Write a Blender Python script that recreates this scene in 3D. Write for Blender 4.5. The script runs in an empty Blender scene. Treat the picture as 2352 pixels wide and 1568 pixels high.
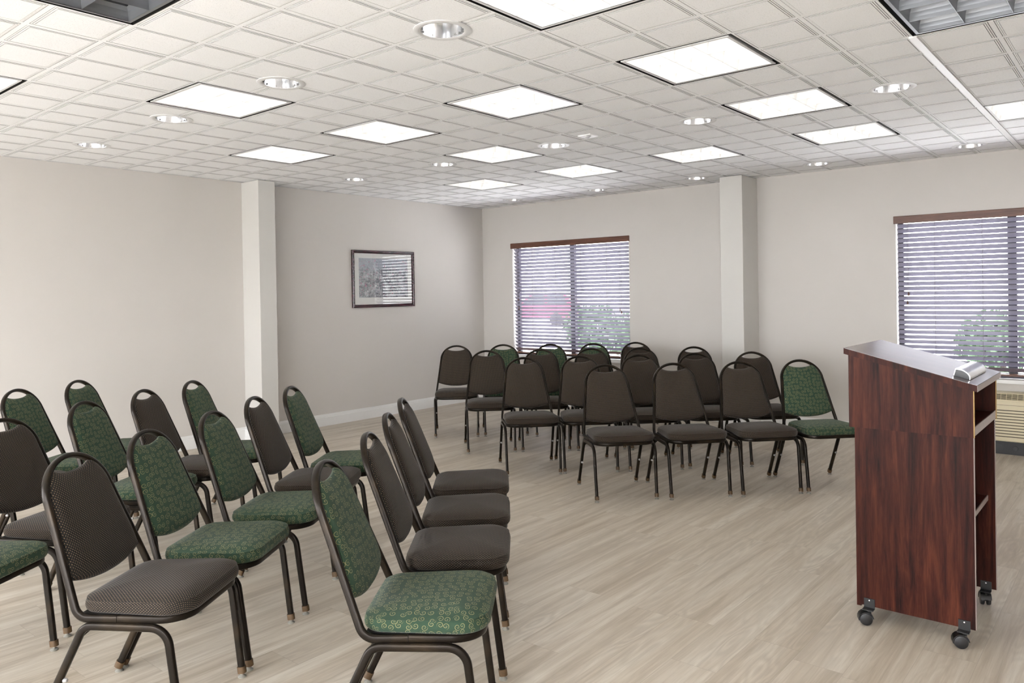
import bpy, bmesh, math, random
from mathutils import Vector, Matrix
R = math.radians
PI = math.pi
FT = 0.3048
random.seed(7)
scn = bpy.context.scene
COL = scn.collection

# ------------------------------------------------------------------ camera
YAW, PIT, ROL = -0.6954, -0.0070, 0.0166
CAM = Vector((10.7368 * FT, -12.8267 * FT, 1.417))
def cam_to_world(v):
    x3, y2, z3 = v
    c, s = math.cos(ROL), math.sin(ROL)
    x = c * x3 + s * z3; z2 = -s * x3 + c * z3
    c, s = math.cos(PIT), math.sin(PIT)
    y = c * y2 - s * z2; z = s * y2 + c * z2
    c, s = math.cos(YAW), math.sin(YAW)
    return Vector((c * x + s * y, -s * x + c * y, z))
cam_data = bpy.data.cameras.new('camera')
cam_data.sensor_width = 36.0
cam_data.lens = 1760.54 / 2352 * 36.0
cam_data.shift_x = 0.67 / 2352
cam_data.shift_y = -98.2 / 2352
cam_data.clip_end = 200
cam = bpy.data.objects.new('camera', cam_data)
COL.objects.link(cam)
rt, fw, up = cam_to_world((1, 0, 0)), cam_to_world((0, 1, 0)), cam_to_world((0, 0, 1))
m3 = Matrix((rt, up, -fw)).transposed()
cam.matrix_world = Matrix.Translation(CAM) @ m3.to_4x4()
scn.camera = cam

# ------------------------------------------------------------------ world, exposure
SKY_STRENGTH = 7.0
LAMP_STRENGTH = 1.6
EXPOSURE = 1.32
w = bpy.data.worlds.new('sky'); scn.world = w; w.use_nodes = True
nt = w.node_tree; nt.nodes.clear()
bg = nt.nodes.new('ShaderNodeBackground'); out = nt.nodes.new('ShaderNodeOutputWorld')
bg.inputs[0].default_value = (0.965, 0.975, 1.0, 1); bg.inputs[1].default_value = SKY_STRENGTH
nt.links.new(bg.outputs[0], out.inputs[0])
vs = scn.view_settings
vs.view_transform = 'Standard'; vs.look = 'None'; vs.gamma = 1.0; vs.use_curve_mapping = False
vs.exposure = EXPOSURE

cy = scn.cycles
cy.max_bounces = 8; cy.diffuse_bounces = 4; cy.glossy_bounces = 3; cy.transmission_bounces = 3; cy.transparent_max_bounces = 8
cy.use_adaptive_sampling = True; cy.adaptive_threshold = .05
cy.use_light_tree = False
cy.caustics_reflective = False; cy.caustics_refractive = False

# ------------------------------------------------------------------ dimensions
HC = 2.566                     # ceiling
XA = -3.691                    # wall with the picture
YB = 3.839                     # wall with the windows
XR, YK = 5.6, -6.4             # unseen walls
WT = 0.16                      # wall thickness
WIN = [(-3.173, -1.403), (1.455, 3.225)]
WZ0, WZ1 = 0.61, 2.06

# ------------------------------------------------------------------ materials
def newmat(name):
    m = bpy.data.materials.new(name); m.use_nodes = True
    nt = m.node_tree; b = nt.nodes['Principled BSDF']
    return m, nt, b
class NB:
    """small node helper"""
    def __init__(s, nt): s.nt = nt
    def n(s, t, **k):
        x = s.nt.nodes.new(t)
        for a, v in k.items(): setattr(x, a, v)
        return x
    def l(s, a, b): s.nt.links.new(a, b)
    def m(s, op, a, b=None, c=None, clamp=False):
        x = s.n('ShaderNodeMath', operation=op); x.use_clamp = clamp
        for i, v in enumerate((a, b, c)):
            if v is None: continue
            if isinstance(v, (int, float)): x.inputs[i].default_value = v
            else: s.l(v, x.inputs[i])
        return x.outputs[0]
    def mix(s, f, a, b):
        x = s.n('ShaderNodeMix', data_type='RGBA')
        for i, v in ((0, f), (6, a), (7, b)):
            if isinstance(v, (int, float)): x.inputs[i].default_value = v
            elif isinstance(v, tuple): x.inputs[i].default_value = v
            else: s.l(v, x.inputs[i])
        return x.outputs[2]
    def noise(s, vec, scale, detail=3, rough=.5, dist=0):
        x = s.n('ShaderNodeTexNoise'); s.l(vec, x.inputs['Vector'])
        x.inputs['Scale'].default_value = scale; x.inputs['Detail'].default_value = detail
        x.inputs['Roughness'].default_value = rough; x.inputs['Distortion'].default_value = dist
        return x.outputs[0]
    def ramp(s, f, stops):
        x = s.n('ShaderNodeValToRGB'); s.l(f, x.inputs[0]); e = x.color_ramp.elements
        e[0].position, e[0].color = stops[0]; e[1].position, e[1].color = stops[-1]
        for p, c in stops[1:-1]:
            q = e.new(p); q.color = c
        return x.outputs[0]
    def mapv(s, vec, scale=(1, 1, 1), rot=(0, 0, 0), loc=(0, 0, 0)):
        x = s.n('ShaderNodeMapping'); s.l(vec, x.inputs[0])
        x.inputs[1].default_value = loc; x.inputs[2].default_value = rot; x.inputs[3].default_value = scale
        return x.outputs[0]
    def bump(s, h, strength, dist, b):
        x = s.n('ShaderNodeBump'); x.inputs['Strength'].default_value = strength; x.inputs['Distance'].default_value = dist
        s.l(h, x.inputs['Height']); s.l(x.outputs[0], b.inputs['Normal'])
def C(*v): return (v[0], v[1], v[2], 1)
def simple(name, col, rough=.5, metal=0.0, spec=None, noise=0.0, nscale=30):
    m, nt, b = newmat(name); nb = NB(nt)
    b.inputs['Roughness'].default_value = rough; b.inputs['Metallic'].default_value = metal
    if spec is not None: b.inputs['Specular IOR Level'].default_value = spec
    if noise:
        tc = nb.n('ShaderNodeTexCoord')
        f = nb.noise(tc.outputs['Object'], nscale, 3)
        lo = C(*[c * (1 - noise) for c in col]); hi = C(*[min(1, c * (1 + noise)) for c in col])
        nb.l(nb.mix(f, lo, hi), b.inputs['Base Color'])
    else: b.inputs['Base Color'].default_value = C(*col)
    return m

def mat_wall():
    m, nt, b = newmat('wall_paint'); nb = NB(nt); tc = nb.n('ShaderNodeTexCoord')
    f = nb.noise(tc.outputs['Object'], 2.2, 3)
    nb.l(nb.mix(f, C(.630, .600, .567), C(.655, .625, .594)), b.inputs['Base Color'])
    b.inputs['Roughness'].default_value = .55; b.inputs['Specular IOR Level'].default_value = .3
    g = nb.noise(tc.outputs['Object'], 260, 2); nb.bump(g, .08, .002, b)
    return m
def mat_ceiling():
    m, nt, b = newmat('ceiling_tile'); nb = NB(nt); tc = nb.n('ShaderNodeTexCoord')
    f = nb.noise(tc.outputs['Object'], 230, 2, .6)
    c = nb.ramp(f, [(0.30, C(.74, .745, .745)), (.42, C(.925, .93, .935)), (1, C(.945, .95, .955))])
    nb.l(c, b.inputs['Base Color']); b.inputs['Roughness'].default_value = .9
    b.inputs['Specular IOR Level'].default_value = .1
    nb.bump(f, .25, .002, b)
    return m
def mat_floor():
    m, nt, b = newmat('vinyl_plank'); nb = NB(nt); tc = nb.n('ShaderNodeTexCoord')
    sp = nb.n('ShaderNodeSeparateXYZ'); nb.l(tc.outputs['Object'], sp.inputs[0])
    X, Y = sp.outputs[0], sp.outputs[1]
    PW, PL = .184, 1.22
    px = nb.m('DIVIDE', X, PW); row = nb.m('FLOOR', px)
    wn = nb.n('ShaderNodeTexWhiteNoise', noise_dimensions='1D'); nb.l(row, wn.inputs['W'])
    py = nb.m('ADD', nb.m('DIVIDE', Y, PL), nb.m('MULTIPLY', wn.outputs[0], 7.3)); ci = nb.m('FLOOR', py)
    cb = nb.n('ShaderNodeCombineXYZ'); nb.l(row, cb.inputs[0]); nb.l(ci, cb.inputs[1])
    w2 = nb.n('ShaderNodeTexWhiteNoise', noise_dimensions='2D'); nb.l(cb.outputs[0], w2.inputs['Vector'])
    rnd = w2.outputs[0]
    # seams
    fx = nb.m('ABSOLUTE', nb.m('SUBTRACT', nb.m('FRACT', px), .5)); fy = nb.m('ABSOLUTE', nb.m('SUBTRACT', nb.m('FRACT', py), .5))
    sx = nb.m('GREATER_THAN', fx, .5 - .0012 / PW); sy = nb.m('GREATER_THAN', fy, .5 - .0012 / PL)
    seam = nb.m('MAXIMUM', sx, sy)
    # grain coordinates offset per plank
    gv = nb.n('ShaderNodeCombineXYZ')
    nb.l(nb.m('ADD', X, nb.m('MULTIPLY', rnd, 13.7)), gv.inputs[0]); nb.l(nb.m('ADD', Y, nb.m('MULTIPLY', rnd, 31.1)), gv.inputs[1])
    G = gv.outputs[0]
    warp = nb.noise(nb.mapv(G, (7, 1.3, 1)), 1.0, 2, .5)
    fine = nb.noise(nb.mapv(G, (120, 4.5, 1)), 1.0, 4, .65)
    broad = nb.noise(nb.mapv(G, (15, .8, 1)), 1.0, 4, .65, .5)
    # cathedral rings
    rings = nb.m('SINE', nb.m('MULTIPLY', nb.m('ADD', nb.m('MULTIPLY', warp, 1.0), nb.m('MULTIPLY', Y, .10)), 85.0))
    rmask = nb.m('MULTIPLY', nb.m('SUBTRACT', nb.noise(nb.mapv(G, (7, .8, 1), loc=(3, 5, 0)), 1.0, 1), .42, clamp=True), 4.0, clamp=True)
    ringf = nb.m('MULTIPLY', nb.m('MULTIPLY_ADD', rings, .5, .5), rmask)
    base = nb.ramp(broad, [(.33, C(.375, .315, .24)), (.5, C(.53, .465, .38)), (.68, C(.64, .59, .505))])
    c1 = nb.mix(nb.m('MULTIPLY', nb.m('SUBTRACT', fine, .48, clamp=True), 1.7, clamp=True), base, C(.33, .265, .20))
    c2 = nb.mix(nb.m('MULTIPLY', ringf, .50), c1, C(.36, .31, .25))
    c2b = nb.mix(nb.m('MULTIPLY', rnd, .16), c2, C(.66, .63, .57))
    c3 = nb.mix(nb.m('MULTIPLY', seam, .30), c2b, C(.22, .18, .14))
    nb.l(c3, b.inputs['Base Color'])
    b.inputs['Roughness'].default_value = .38; b.inputs['Specular IOR Level'].default_value = .45
    nb.bump(nb.m('ADD', nb.m('MULTIPLY', fine, .5), nb.m('MULTIPLY', seam, -1.0)), .12, .001, b)
    return m
def mat_wood(name, lo, mid, hi, rough, scale=1.0, axis='z', spec=.5):
    m, nt, b = newmat(name); nb = NB(nt); tc = nb.n('ShaderNodeTexCoord')
    st = {'z': (22, 22, 1.6), 'x': (1.6, 22, 22), 'y': (22, 1.6, 22)}[axis]
    st = tuple(s * scale for s in st)
    v = nb.mapv(tc.outputs['Object'], st)
    n1 = nb.noise(v, 1.0, 5, .62, .9)
    st2 = tuple(s * 3.2 for s in st); n2 = nb.noise(nb.mapv(tc.outputs['Object'], st2), 1.0, 3, .6, .3)
    n3 = nb.noise(nb.mapv(tc.outputs['Object'], tuple(s * 14 for s in st)), 1.0, 2, .7)
    f = nb.m('ADD', nb.m('MULTIPLY', n1, .62), nb.m('ADD', nb.m('MULTIPLY', n2, .26), nb.m('MULTIPLY', n3, .12)))
    nb.l(nb.ramp(f, [(.36, C(*lo)), (.50, C(*mid)), (.64, C(*hi))]), b.inputs['Base Color'])
    b.inputs['Roughness'].default_value = rough; b.inputs['Specular IOR Level'].default_value = spec
    return m
def fabric_common(nb, b, col, h):
    nb.l(col, b.inputs['Base Color'])
    b.inputs['Roughness'].default_value = .85; b.inputs['Specular IOR Level'].default_value = .12
    b.inputs['Sheen Weight'].default_value = .12; b.inputs['Sheen Roughness'].default_value = .4
    nb.bump(h, .5, .0012, b)
def mat_brown():
    m, nt, b = newmat('brown_woven_fabric'); nb = NB(nt)
    uv = nb.n('ShaderNodeUVMap'); uv.uv_map = 'UVMap'
    sp = nb.n('ShaderNodeSeparateXYZ'); nb.l(uv.outputs[0], sp.inputs[0]); U, V = sp.outputs[0], sp.outputs[1]
    p, q = .0098, .0056
    vr = nb.m('DIVIDE', V, q); row = nb.m('FLOOR', vr)
    odd = nb.m('MODULO', nb.m('ADD', row, 2000.0), 2.0)
    ur = nb.m('ADD', nb.m('DIVIDE', U, p), nb.m('MULTIPLY', odd, .5))
    du = nb.m('SUBTRACT', nb.m('FRACT', ur), .5); dv = nb.m('SUBTRACT', nb.m('FRACT', vr), .5)
    # slanted dash
    du2 = nb.m('ADD', du, nb.m('MULTIPLY', dv, nb.m('MULTIPLY_ADD', odd, .36, -.18)))
    d = nb.m('SQRT', nb.m('ADD', nb.m('POWER', nb.m('MULTIPLY', du2, 5.6), 2.0), nb.m('POWER', nb.m('MULTIPLY', dv, 2.6), 2.0)))
    dot = nb.m('SUBTRACT', 1.0, nb.m('MULTIPLY', nb.m('SUBTRACT', d, .62), 3.5, clamp=True), clamp=True)
    # small pale stitches between the dashes
    du3 = nb.m('SUBTRACT', nb.m('FRACT', nb.m('ADD', ur, .5)), .5)
    d3 = nb.m('SQRT', nb.m('ADD', nb.m('POWER', nb.m('MULTIPLY', du3, 9.0), 2.0), nb.m('POWER', nb.m('MULTIPLY', dv, 3.2), 2.0)))
    dot2 = nb.m('MULTIPLY', nb.m('SUBTRACT', 1.0, nb.m('MULTIPLY', nb.m('SUBTRACT', d3, .5), 3.5, clamp=True), clamp=True), .5)
    n = nb.noise(nb.mapv(uv.outputs[0], (900, 900, 1)), 1.0, 2)
    base = nb.mix(n, C(.008, .0073, .007), C(.026, .0235, .022))
    c = nb.mix(dot, base, C(.21, .15, .095)); c = nb.mix(dot2, c, C(.10, .082, .066))
    fabric_common(nb, b, c, nb.m('ADD', dot, nb.m('MULTIPLY', n, .4)))
    return m
def mat_green():
    m, nt, b = newmat('green_swirl_fabric'); nb = NB(nt)
    uv = nb.n('ShaderNodeUVMap'); uv.uv_map = 'UVMap'
    sc = nb.mapv(uv.outputs[0], (1 / .0245, 1 / .0245, 1))
    vo = nb.n('ShaderNodeTexVoronoi', voronoi_dimensions='2D'); nb.l(sc, vo.inputs['Vector'])
    vo.inputs['Scale'].default_value = 1.0; vo.inputs['Randomness'].default_value = .55
    sub = nb.n('ShaderNodeVectorMath', operation='SUBTRACT'); nb.l(sc, sub.inputs[0]); nb.l(vo.outputs['Position'], sub.inputs[1])
    sp = nb.n('ShaderNodeSeparateXYZ'); nb.l(sub.outputs[0], sp.inputs[0])
    rc = nb.n('ShaderNodeSeparateColor'); nb.l(vo.outputs['Color'], rc.inputs[0])
    sgn = nb.m('SUBTRACT', nb.m('MULTIPLY', nb.m('GREATER_THAN', rc.outputs[1], .5), 2.0), 1.0)
    ang = nb.m('ARCTAN2', sp.outputs[1], nb.m('MULTIPLY', sp.outputs[0], sgn))
    r = vo.outputs['Distance']
    t = nb.m('SUBTRACT', nb.m('MULTIPLY', r, 3.6), nb.m('ADD', nb.m('DIVIDE', ang, 2 * PI), rc.outputs[0]))
    fr = nb.m('ABSOLUTE', nb.m('SUBTRACT', nb.m('FRACT', t), .5))
    wd = nb.m('MULTIPLY_ADD', r, .16, .045)
    line = nb.m('SUBTRACT', 1.0, nb.m('MULTIPLY', nb.m('SUBTRACT', fr, wd), 12.0, clamp=True), clamp=True)
    msk = nb.m('MULTIPLY', nb.m('SUBTRACT', .44, r, clamp=True), 30.0, clamp=True)
    sw = nb.m('MULTIPLY', line, msk)
    rib = nb.n('ShaderNodeTexWave', wave_type='BANDS', bands_direction='X'); nb.l(uv.outputs[0], rib.inputs[0])
    rib.inputs['Scale'].default_value = 140; rib.inputs['Distortion'].default_value = .3
    n = nb.noise(nb.mapv(uv.outputs[0], (14, 14, 1)), 1.0, 3)
    base = nb.mix(n, C(.028, .052, .034), C(.044, .079, .050)); base = nb.mix(nb.m('MULTIPLY', rib.outputs[1], .35), base, C(.010, .030, .019))
    c = nb.mix(nb.m('MULTIPLY', sw, .80), base, C(.25, .23, .115))
    fabric_common(nb, b, c, nb.m('ADD', nb.m('MULTIPLY', sw, .6), nb.m('MULTIPLY', rib.outputs[1], .4)))
    return m
def mat_frame():
    m, nt, b = newmat('bronze_black_metal'); nb = NB(nt); tc = nb.n('ShaderNodeTexCoord')
    f = nb.noise(tc.outputs['Object'], 420, 2, .6)
    g = nb.noise(tc.outputs['Object'], 7, 3)
    c = nb.mix(f, C(.006, .0048, .004), C(.021, .0155, .0105)); c = nb.mix(nb.m('MULTIPLY', nb.m('SUBTRACT', g, .48, clamp=True), 2.0, clamp=True), c, C(.060, .041, .023))
    nb.l(c, b.inputs['Base Color']); b.inputs['Metallic'].default_value = .45; b.inputs['Roughness'].default_value = .30
    b.inputs['Specular IOR Level'].default_value = .22
    nb.bump(f, .12, .0006, b)
    return m
def emis(name, col, strength):
    m = bpy.data.materials.new(name); m.use_nodes = True; nt = m.node_tree; nt.nodes.clear()
    e = nt.nodes.new('ShaderNodeEmission'); o = nt.nodes.new('ShaderNodeOutputMaterial')
    e.inputs[0].default_value = C(*col); e.inputs[1].default_value = strength; nt.links.new(e.outputs[0], o.inputs[0])
    return m
def mat_glass(name, reflect=1.0):
    m = bpy.data.materials.new(name); m.use_nodes = True; nt = m.node_tree; nt.nodes.clear(); nb = NB(nt)
    t = nb.n('ShaderNodeBsdfTransparent'); g = nb.n('ShaderNodeBsdfGlossy'); g.inputs['Roughness'].default_value = .0
    mx = nb.n('ShaderNodeMixShader'); fr = nb.n('ShaderNodeFresnel'); fr.inputs[0].default_value = 1.5
    ge = nb.n('ShaderNodeNewGeometry'); front = nb.m('SUBTRACT', 1.0, ge.outputs['Backfacing'])
    nb.l(nb.m('MULTIPLY', nb.m('MULTIPLY', fr.outputs[0], front), reflect), mx.inputs[0]); nb.l(t.outputs[0], mx.inputs[1]); nb.l(g.outputs[0], mx.inputs[2])
    o = nb.n('ShaderNodeOutputMaterial'); nb.l(mx.outputs[0], o.inputs[0])
    return m
def mat_print():
    """soft garden scene in blotches of grey-green, blue-grey and pink"""
    m, nt, b = newmat('garden_print'); nb = NB(nt); tc = nb.n('ShaderNodeTexCoord')
    v = tc.outputs['Object']; sp = nb.n('ShaderNodeSeparateXYZ'); nb.l(v, sp.inputs[0]); Z = sp.outputs[2]
    n1 = nb.noise(v, 13, 4, .65); n2 = nb.noise(v, 55, 4, .75); n3 = nb.noise(nb.mapv(v, (1, 90, 14)), 1.0, 4, .7, 1.5)
    c = nb.ramp(nb.m('ADD', nb.m('MULTIPLY', n2, .55), nb.m('MULTIPLY', n1, .45)), [(.34, C(.06, .07, .085)), (.45, C(.24, .26, .28)), (.56, C(.50, .53, .56)), (.68, C(.68, .70, .73))])
    sky = nb.mix(nb.m('MULTIPLY', n1, .8), C(.55, .60, .68), C(.30, .34, .40))
    skyf = nb.m('MULTIPLY', nb.m('SUBTRACT', nb.m('ADD', Z, nb.m('MULTIPLY', n2, .12)), .13, clamp=True), 14.0, clamp=True)
    c = nb.mix(nb.m('MULTIPLY', skyf, .7), c, sky)
    br = nb.m('MULTIPLY', nb.m('SUBTRACT', n3, .60, clamp=True), 9.0, clamp=True)
    c = nb.mix(br, c, C(.12, .09, .10))
    pk = nb.noise(nb.mapv(v, (1, 1, 1), loc=(2, 7, 3)), 42, 3, .6)
    pm = nb.m('MULTIPLY', nb.m('SUBTRACT', pk, .60, clamp=True), 12.0, clamp=True)
    c = nb.mix(pm, c, C(.55, .22, .34))
    wm = nb.noise(nb.mapv(v, (1, 1, 1), loc=(9, 1, 4)), 30, 2, .6)
    c = nb.mix(nb.m('MULTIPLY', nb.m('SUBTRACT', wm, .66, clamp=True), 12.0, clamp=True), c, C(.75, .74, .74))
    nb.l(c, b.inputs['Base Color']); b.inputs['Roughness'].default_value = .7
    return m

M = {}
M['wall'] = mat_wall(); M['ceil'] = mat_ceiling(); M['floor'] = mat_floor()
M['trim'] = simple('white_trim', (.80, .80, .79), .35, noise=.02)
M['column'] = simple('column_paint', (.64, .625, .595), .5, noise=.02, nscale=3)
M['brown'] = mat_brown(); M['green'] = mat_green(); M['frame'] = mat_frame()
M['pan'] = simple('black_board', (.012, .011, .010), .8)
M['cap'] = simple('brown_foot_cap', (.085, .047, .018), .55, noise=.4, nscale=90)
M['glide'] = simple('grey_glide', (.24, .23, .20), .4)
M['bumper'] = simple('grey_bumper', (.35, .34, .33), .5)
M['mahog'] = mat_wood('mahogany_laminate', (.006, .002, .0018), (.036, .0088, .0056), (.084, .0225, .012), .42, spec=.10)
M['mahog_top'] = mat_wood('mahogany_top_laminate', (.032, .014, .014), (.062, .028, .026), (.088, .042, .038), .3, axis='x', spec=.5); M['mahog_top'].node_tree.nodes['Principled BSDF'].inputs['Coat Weight'].default_value = 1.0; M['mahog_top'].node_tree.nodes['Principled BSDF'].inputs['Coat Roughness'].default_value = .13
M['edge'] = simple('chipped_edge', (.50, .33, .12), .6, noise=.3, nscale=60)
M['shelf_edge'] = simple('pale_shelf_edge', (.33, .27, .25), .3, noise=.1, nscale=40)
M['black'] = simple('black_plastic', (.012, .012, .013), .35)
M['castermetal'] = simple('black_steel', (.02, .02, .02), .4, .3)
M['chrome'] = simple('brushed_chrome', (.82, .83, .85), .16, 1.0)
M['alum'] = simple('satin_aluminium', (.30, .31, .325), .42, .85)
M['gap'] = simple('black_gap', (.004, .004, .004), .9)
M['fixture_white'] = simple('fixture_white', (.72, .72, .72), .4)
M['lamp'] = emis('troffer_lamp', (1.0, .955, .89), LAMP_STRENGTH)
M['bulb'] = emis('downlight_bulb', (1.0, .97, .92), 9.0)
M['mullion'] = simple('dark_bronze_frame', (.022, .020, .028), .4, .4)
M['glass'] = mat_glass('window_glass'); M['picglass'] = mat_glass('picture_glass', 2.0)
M['slat'] = simple('lavender_slat', (.20, .19, .24), .42, noise=.05, nscale=12)
M['valance'] = mat_wood('brown_blind_wood', (.075, .028, .017), (.13, .052, .032), (.19, .085, .052), .38, axis='x')
M['cord'] = simple('blind_cord', (.16, .13, .15), .8)
M['mat'] = simple('picture_mat', (.78, .78, .76), .8)
M['print'] = mat_print()
M['picframe'] = mat_wood('burgundy_frame', (.006, .002, .003), (.035, .008, .013), (.10, .03, .045), .25, scale=2.5, axis='y')
M['acbody'] = simple('beige_enamel', (.66, .58, .40), .4, noise=.03)
M['acdark'] = simple('louver_shadow', (.055, .042, .022), .7)
M['acbase'] = simple('black_subbase', (.012, .012, .014), .5)
M['bounce_ground'] = simple('bounce_concrete', (.74, .73, .71), .9, noise=.25, nscale=6)  # pale unseen ground, added to bounce daylight up to the ceiling
M['lot'] = simple('parking_asphalt', (.66, .66, .67), .9, noise=.2, nscale=1.5)
M['red'] = simple('red_car_paint', (.55, .02, .05), .25)
M['silver'] = simple('silver_car_paint', (.35, .36, .38), .25, .4)
M['carglass'] = simple('car_glass', (.02, .025, .03), .05)
M['tyre'] = simple('tyre', (.02, .02, .02), .8)
M['leaf'] = simple('shrub_leaves', (.035, .07, .03), .7, noise=.5, nscale=20)
M['bark'] = simple('tree_bark', (.06, .045, .035), .9)
M['groove_shade'] = simple('tile_groove_shade', (.42, .415, .41), .9)  # darker inside the tile grooves: shade put into the colour
M['sensor'] = simple('sensor_white', (.9, .9, .9), .4)
M['sensorlens'] = simple('sensor_lens', (.55, .55, .56), .3)

# ------------------------------------------------------------------ mesh helpers
class MB:
    def __init__(s): s.v = []; s.f = []; s.uv = []; s.mi = []
    def add(s, vs, fs, mi=0, uvs=None):
        o = len(s.v); s.v += [tuple(p) for p in vs]
        s.uv += list(uvs) if uvs else [(p[0], p[1]) for p in vs]
        for f in fs: s.f.append([i + o for i in f]); s.mi.append(mi)
        return s
    def box(s, x0, x1, y0, y1, z0, z1, mi=0):
        v = [(x, y, z) for z in (z0, z1) for y in (y0, y1) for x in (x0, x1)]
        return s.add(v, [(0, 2, 3, 1), (4, 5, 7, 6), (0, 1, 5, 4), (2, 6, 7, 3), (0, 4, 6, 2), (1, 3, 7, 5)], mi)
    def prism(s, poly, a0, a1, axis=1, mi=0):
        """poly: 2D points in the plane orthogonal to axis, extruded a0..a1"""
        def P(p, a):
            return {0: (a, p[0], p[1]), 1: (p[0], a, p[1]), 2: (p[0], p[1], a)}[axis]
        n = len(poly); v = [P(p, a0) for p in poly] + [P(p, a1) for p in poly]
        f = [tuple(range(n)), tuple(range(2 * n - 1, n - 1, -1))]
        f += [(i, i + n, (i + 1) % n + n, (i + 1) % n) for i in range(n)]
        return s.add(v, f, mi)
    def lathe(s, prof, c=(0, 0, 0), n=24, axis=2, mi=0, cap=True):
        """prof: (radius, height)"""
        v = []; f = []
        for r, h in prof:
            for k in range(n):
                a = 2 * PI * k / n; p = (r * math.cos(a), r * math.sin(a), h)
                p = {2: p, 0: (p[2], p[0], p[1]), 1: (p[0], p[2], p[1])}[axis]
                v.append((p[0] + c[0], p[1] + c[1], p[2] + c[2]))
        for j in range(len(prof) - 1):
            for k in range(n):
                a, b = j * n + k, j * n + (k + 1) % n
                f.append((a, b, b + n, a + n))
        if cap: f += [tuple(range(n))[::-1], tuple(range((len(prof) - 1) * n, len(prof) * n))]
        return s.add(v, f, mi)
    def sweep(s, path, wide, W, H, mi=0, closed=False, cr=.35, seg=3):
        """rounded rectangular tube; W = size along the wide axis, H = the other"""
        prof = []; r = min(W, H) * cr
        for cx, cy, a0 in ((W / 2 - r, H / 2 - r, 0), (-W / 2 + r, H / 2 - r, 90), (-W / 2 + r, -H / 2 + r, 180), (W / 2 - r, -H / 2 + r, 270)):
            for k in range(seg):
                a = R(a0 + 90 * k / (seg - 1)); prof.append((cx + r * math.cos(a), cy + r * math.sin(a)))
        n = len(prof); v = []; f = []; L = len(path)
        for i, p in enumerate(path):
            p = Vector(p)
            a = Vector(path[(i - 1) % L] if closed or i > 0 else path[0]); b = Vector(path[(i + 1) % L] if closed or i < L - 1 else path[-1])
            t = (b - a).normalized(); wv = Vector(wide[i] if isinstance(wide, list) else wide)
            wv = (wv - t * wv.dot(t)).normalized(); hv = t.cross(wv)
            for (pw, ph) in prof: v.append(p + wv * pw + hv * ph)
        for i in range(L if closed else L - 1):
            for k in range(n):
                a, b = i * n + k, i * n + (k + 1) % n; c, d = ((i + 1) % L) * n + (k + 1) % n, ((i + 1) % L) * n + k
                f.append((a, b, c, d))
        if not closed: f += [tuple(range(n))[::-1], tuple(range((L - 1) * n, L * n))]
        return s.add(v, f, mi)
    def obj(s, name, mats, parent=None, smooth=None, bevel=0, loc=None):
        me = bpy.data.meshes.new(name); me.from_pydata(s.v, [], s.f)
        mats = mats if isinstance(mats, (list, tuple)) else [mats]
        for m in mats: me.materials.append(M[m] if isinstance(m, str) else m)
        me.polygons.foreach_set('material_index', s.mi)
        uvl = me.uv_layers.new(name='UVMap')
        for lp in me.loops: uvl.data[lp.index].uv = s.uv[lp.vertex_index]
        bm = bmesh.new(); bm.from_mesh(me); bmesh.ops.recalc_face_normals(bm, faces=bm.faces); bm.to_mesh(me); bm.free()
        me.update()
        if smooth is not None:
            me.polygons.foreach_set('use_smooth', [True] * len(me.polygons))
            try: me.set_sharp_from_angle(angle=R(smooth))
            except Exception: pass
        o = bpy.data.objects.new(name, me); COL.objects.link(o)
        if parent is not None: o.parent = parent
        if loc is not None: o.location = loc
        if bevel:
            b = o.modifiers.new('bevel', 'BEVEL'); b.width = bevel; b.segments = 2; b.limit_method = 'ANGLE'; b.angle_limit = R(40)
        return o
def fillet(pts, rads, n=8):
    out = [Vector(pts[0])]
    for i in range(1, len(pts) - 1):
        p0, p1, p2 = Vector(pts[i - 1]), Vector(pts[i]), Vector(pts[i + 1])
        d0, d1 = (p0 - p1).normalized(), (p2 - p1).normalized(); r = rads[i - 1] if isinstance(rads, (list, tuple)) else rads
        half = d0.angle(d1) / 2; tl = r / math.tan(half)
        a, b = p1 + d0 * tl, p1 + d1 * tl; cen = p1 + (d0 + d1).normalized() * (r / math.sin(half))
        u = (a - cen); w_ = (b - cen); ang = u.angle(w_)
        for k in range(n + 1):
            t = k / n
            out.append(cen + (u * math.sin((1 - t) * ang) + w_ * math.sin(t * ang)) / math.sin(ang))
    out.append(Vector(pts[-1]))
    return out
def tag(o, label=None, cat=None, group=None, kind=None):
    if label: o['label'] = label
    if cat: o['category'] = cat
    if group: o['group'] = group
    if kind: o['kind'] = kind
    return o
def thing(name, label, cat, loc=(0, 0, 0), rz=0.0, group=None):
    o = bpy.data.objects.new(name, None); COL.objects.link(o); o.location = loc; o.rotation_euler = (0, 0, rz)
    o.empty_display_size = .1
    return tag(o, label, cat, group)
def struct(o, label=None, cat=None): return tag(o, label, cat, kind='structure')
KIDS = {}
def copy_tree(o, parent=None):
    c = o.copy(); COL.objects.link(c)
    if parent is not None: c.parent = parent
    for ch in list(o.children): copy_tree(ch, c)
    return c

# ------------------------------------------------------------------ room shell
b = MB(); b.box(XA - WT, XR + WT, YK - WT, YB + WT, -.12, 0); struct(b.obj('floor', 'floor'), 'pale oak-look plank floor', 'floor')
b = MB(); b.box(XA - WT, XA, YK - WT, YB + WT, 0, HC + .35); struct(b.obj('wall_left', 'wall'), 'off-white wall with the framed picture', 'wall')
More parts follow.
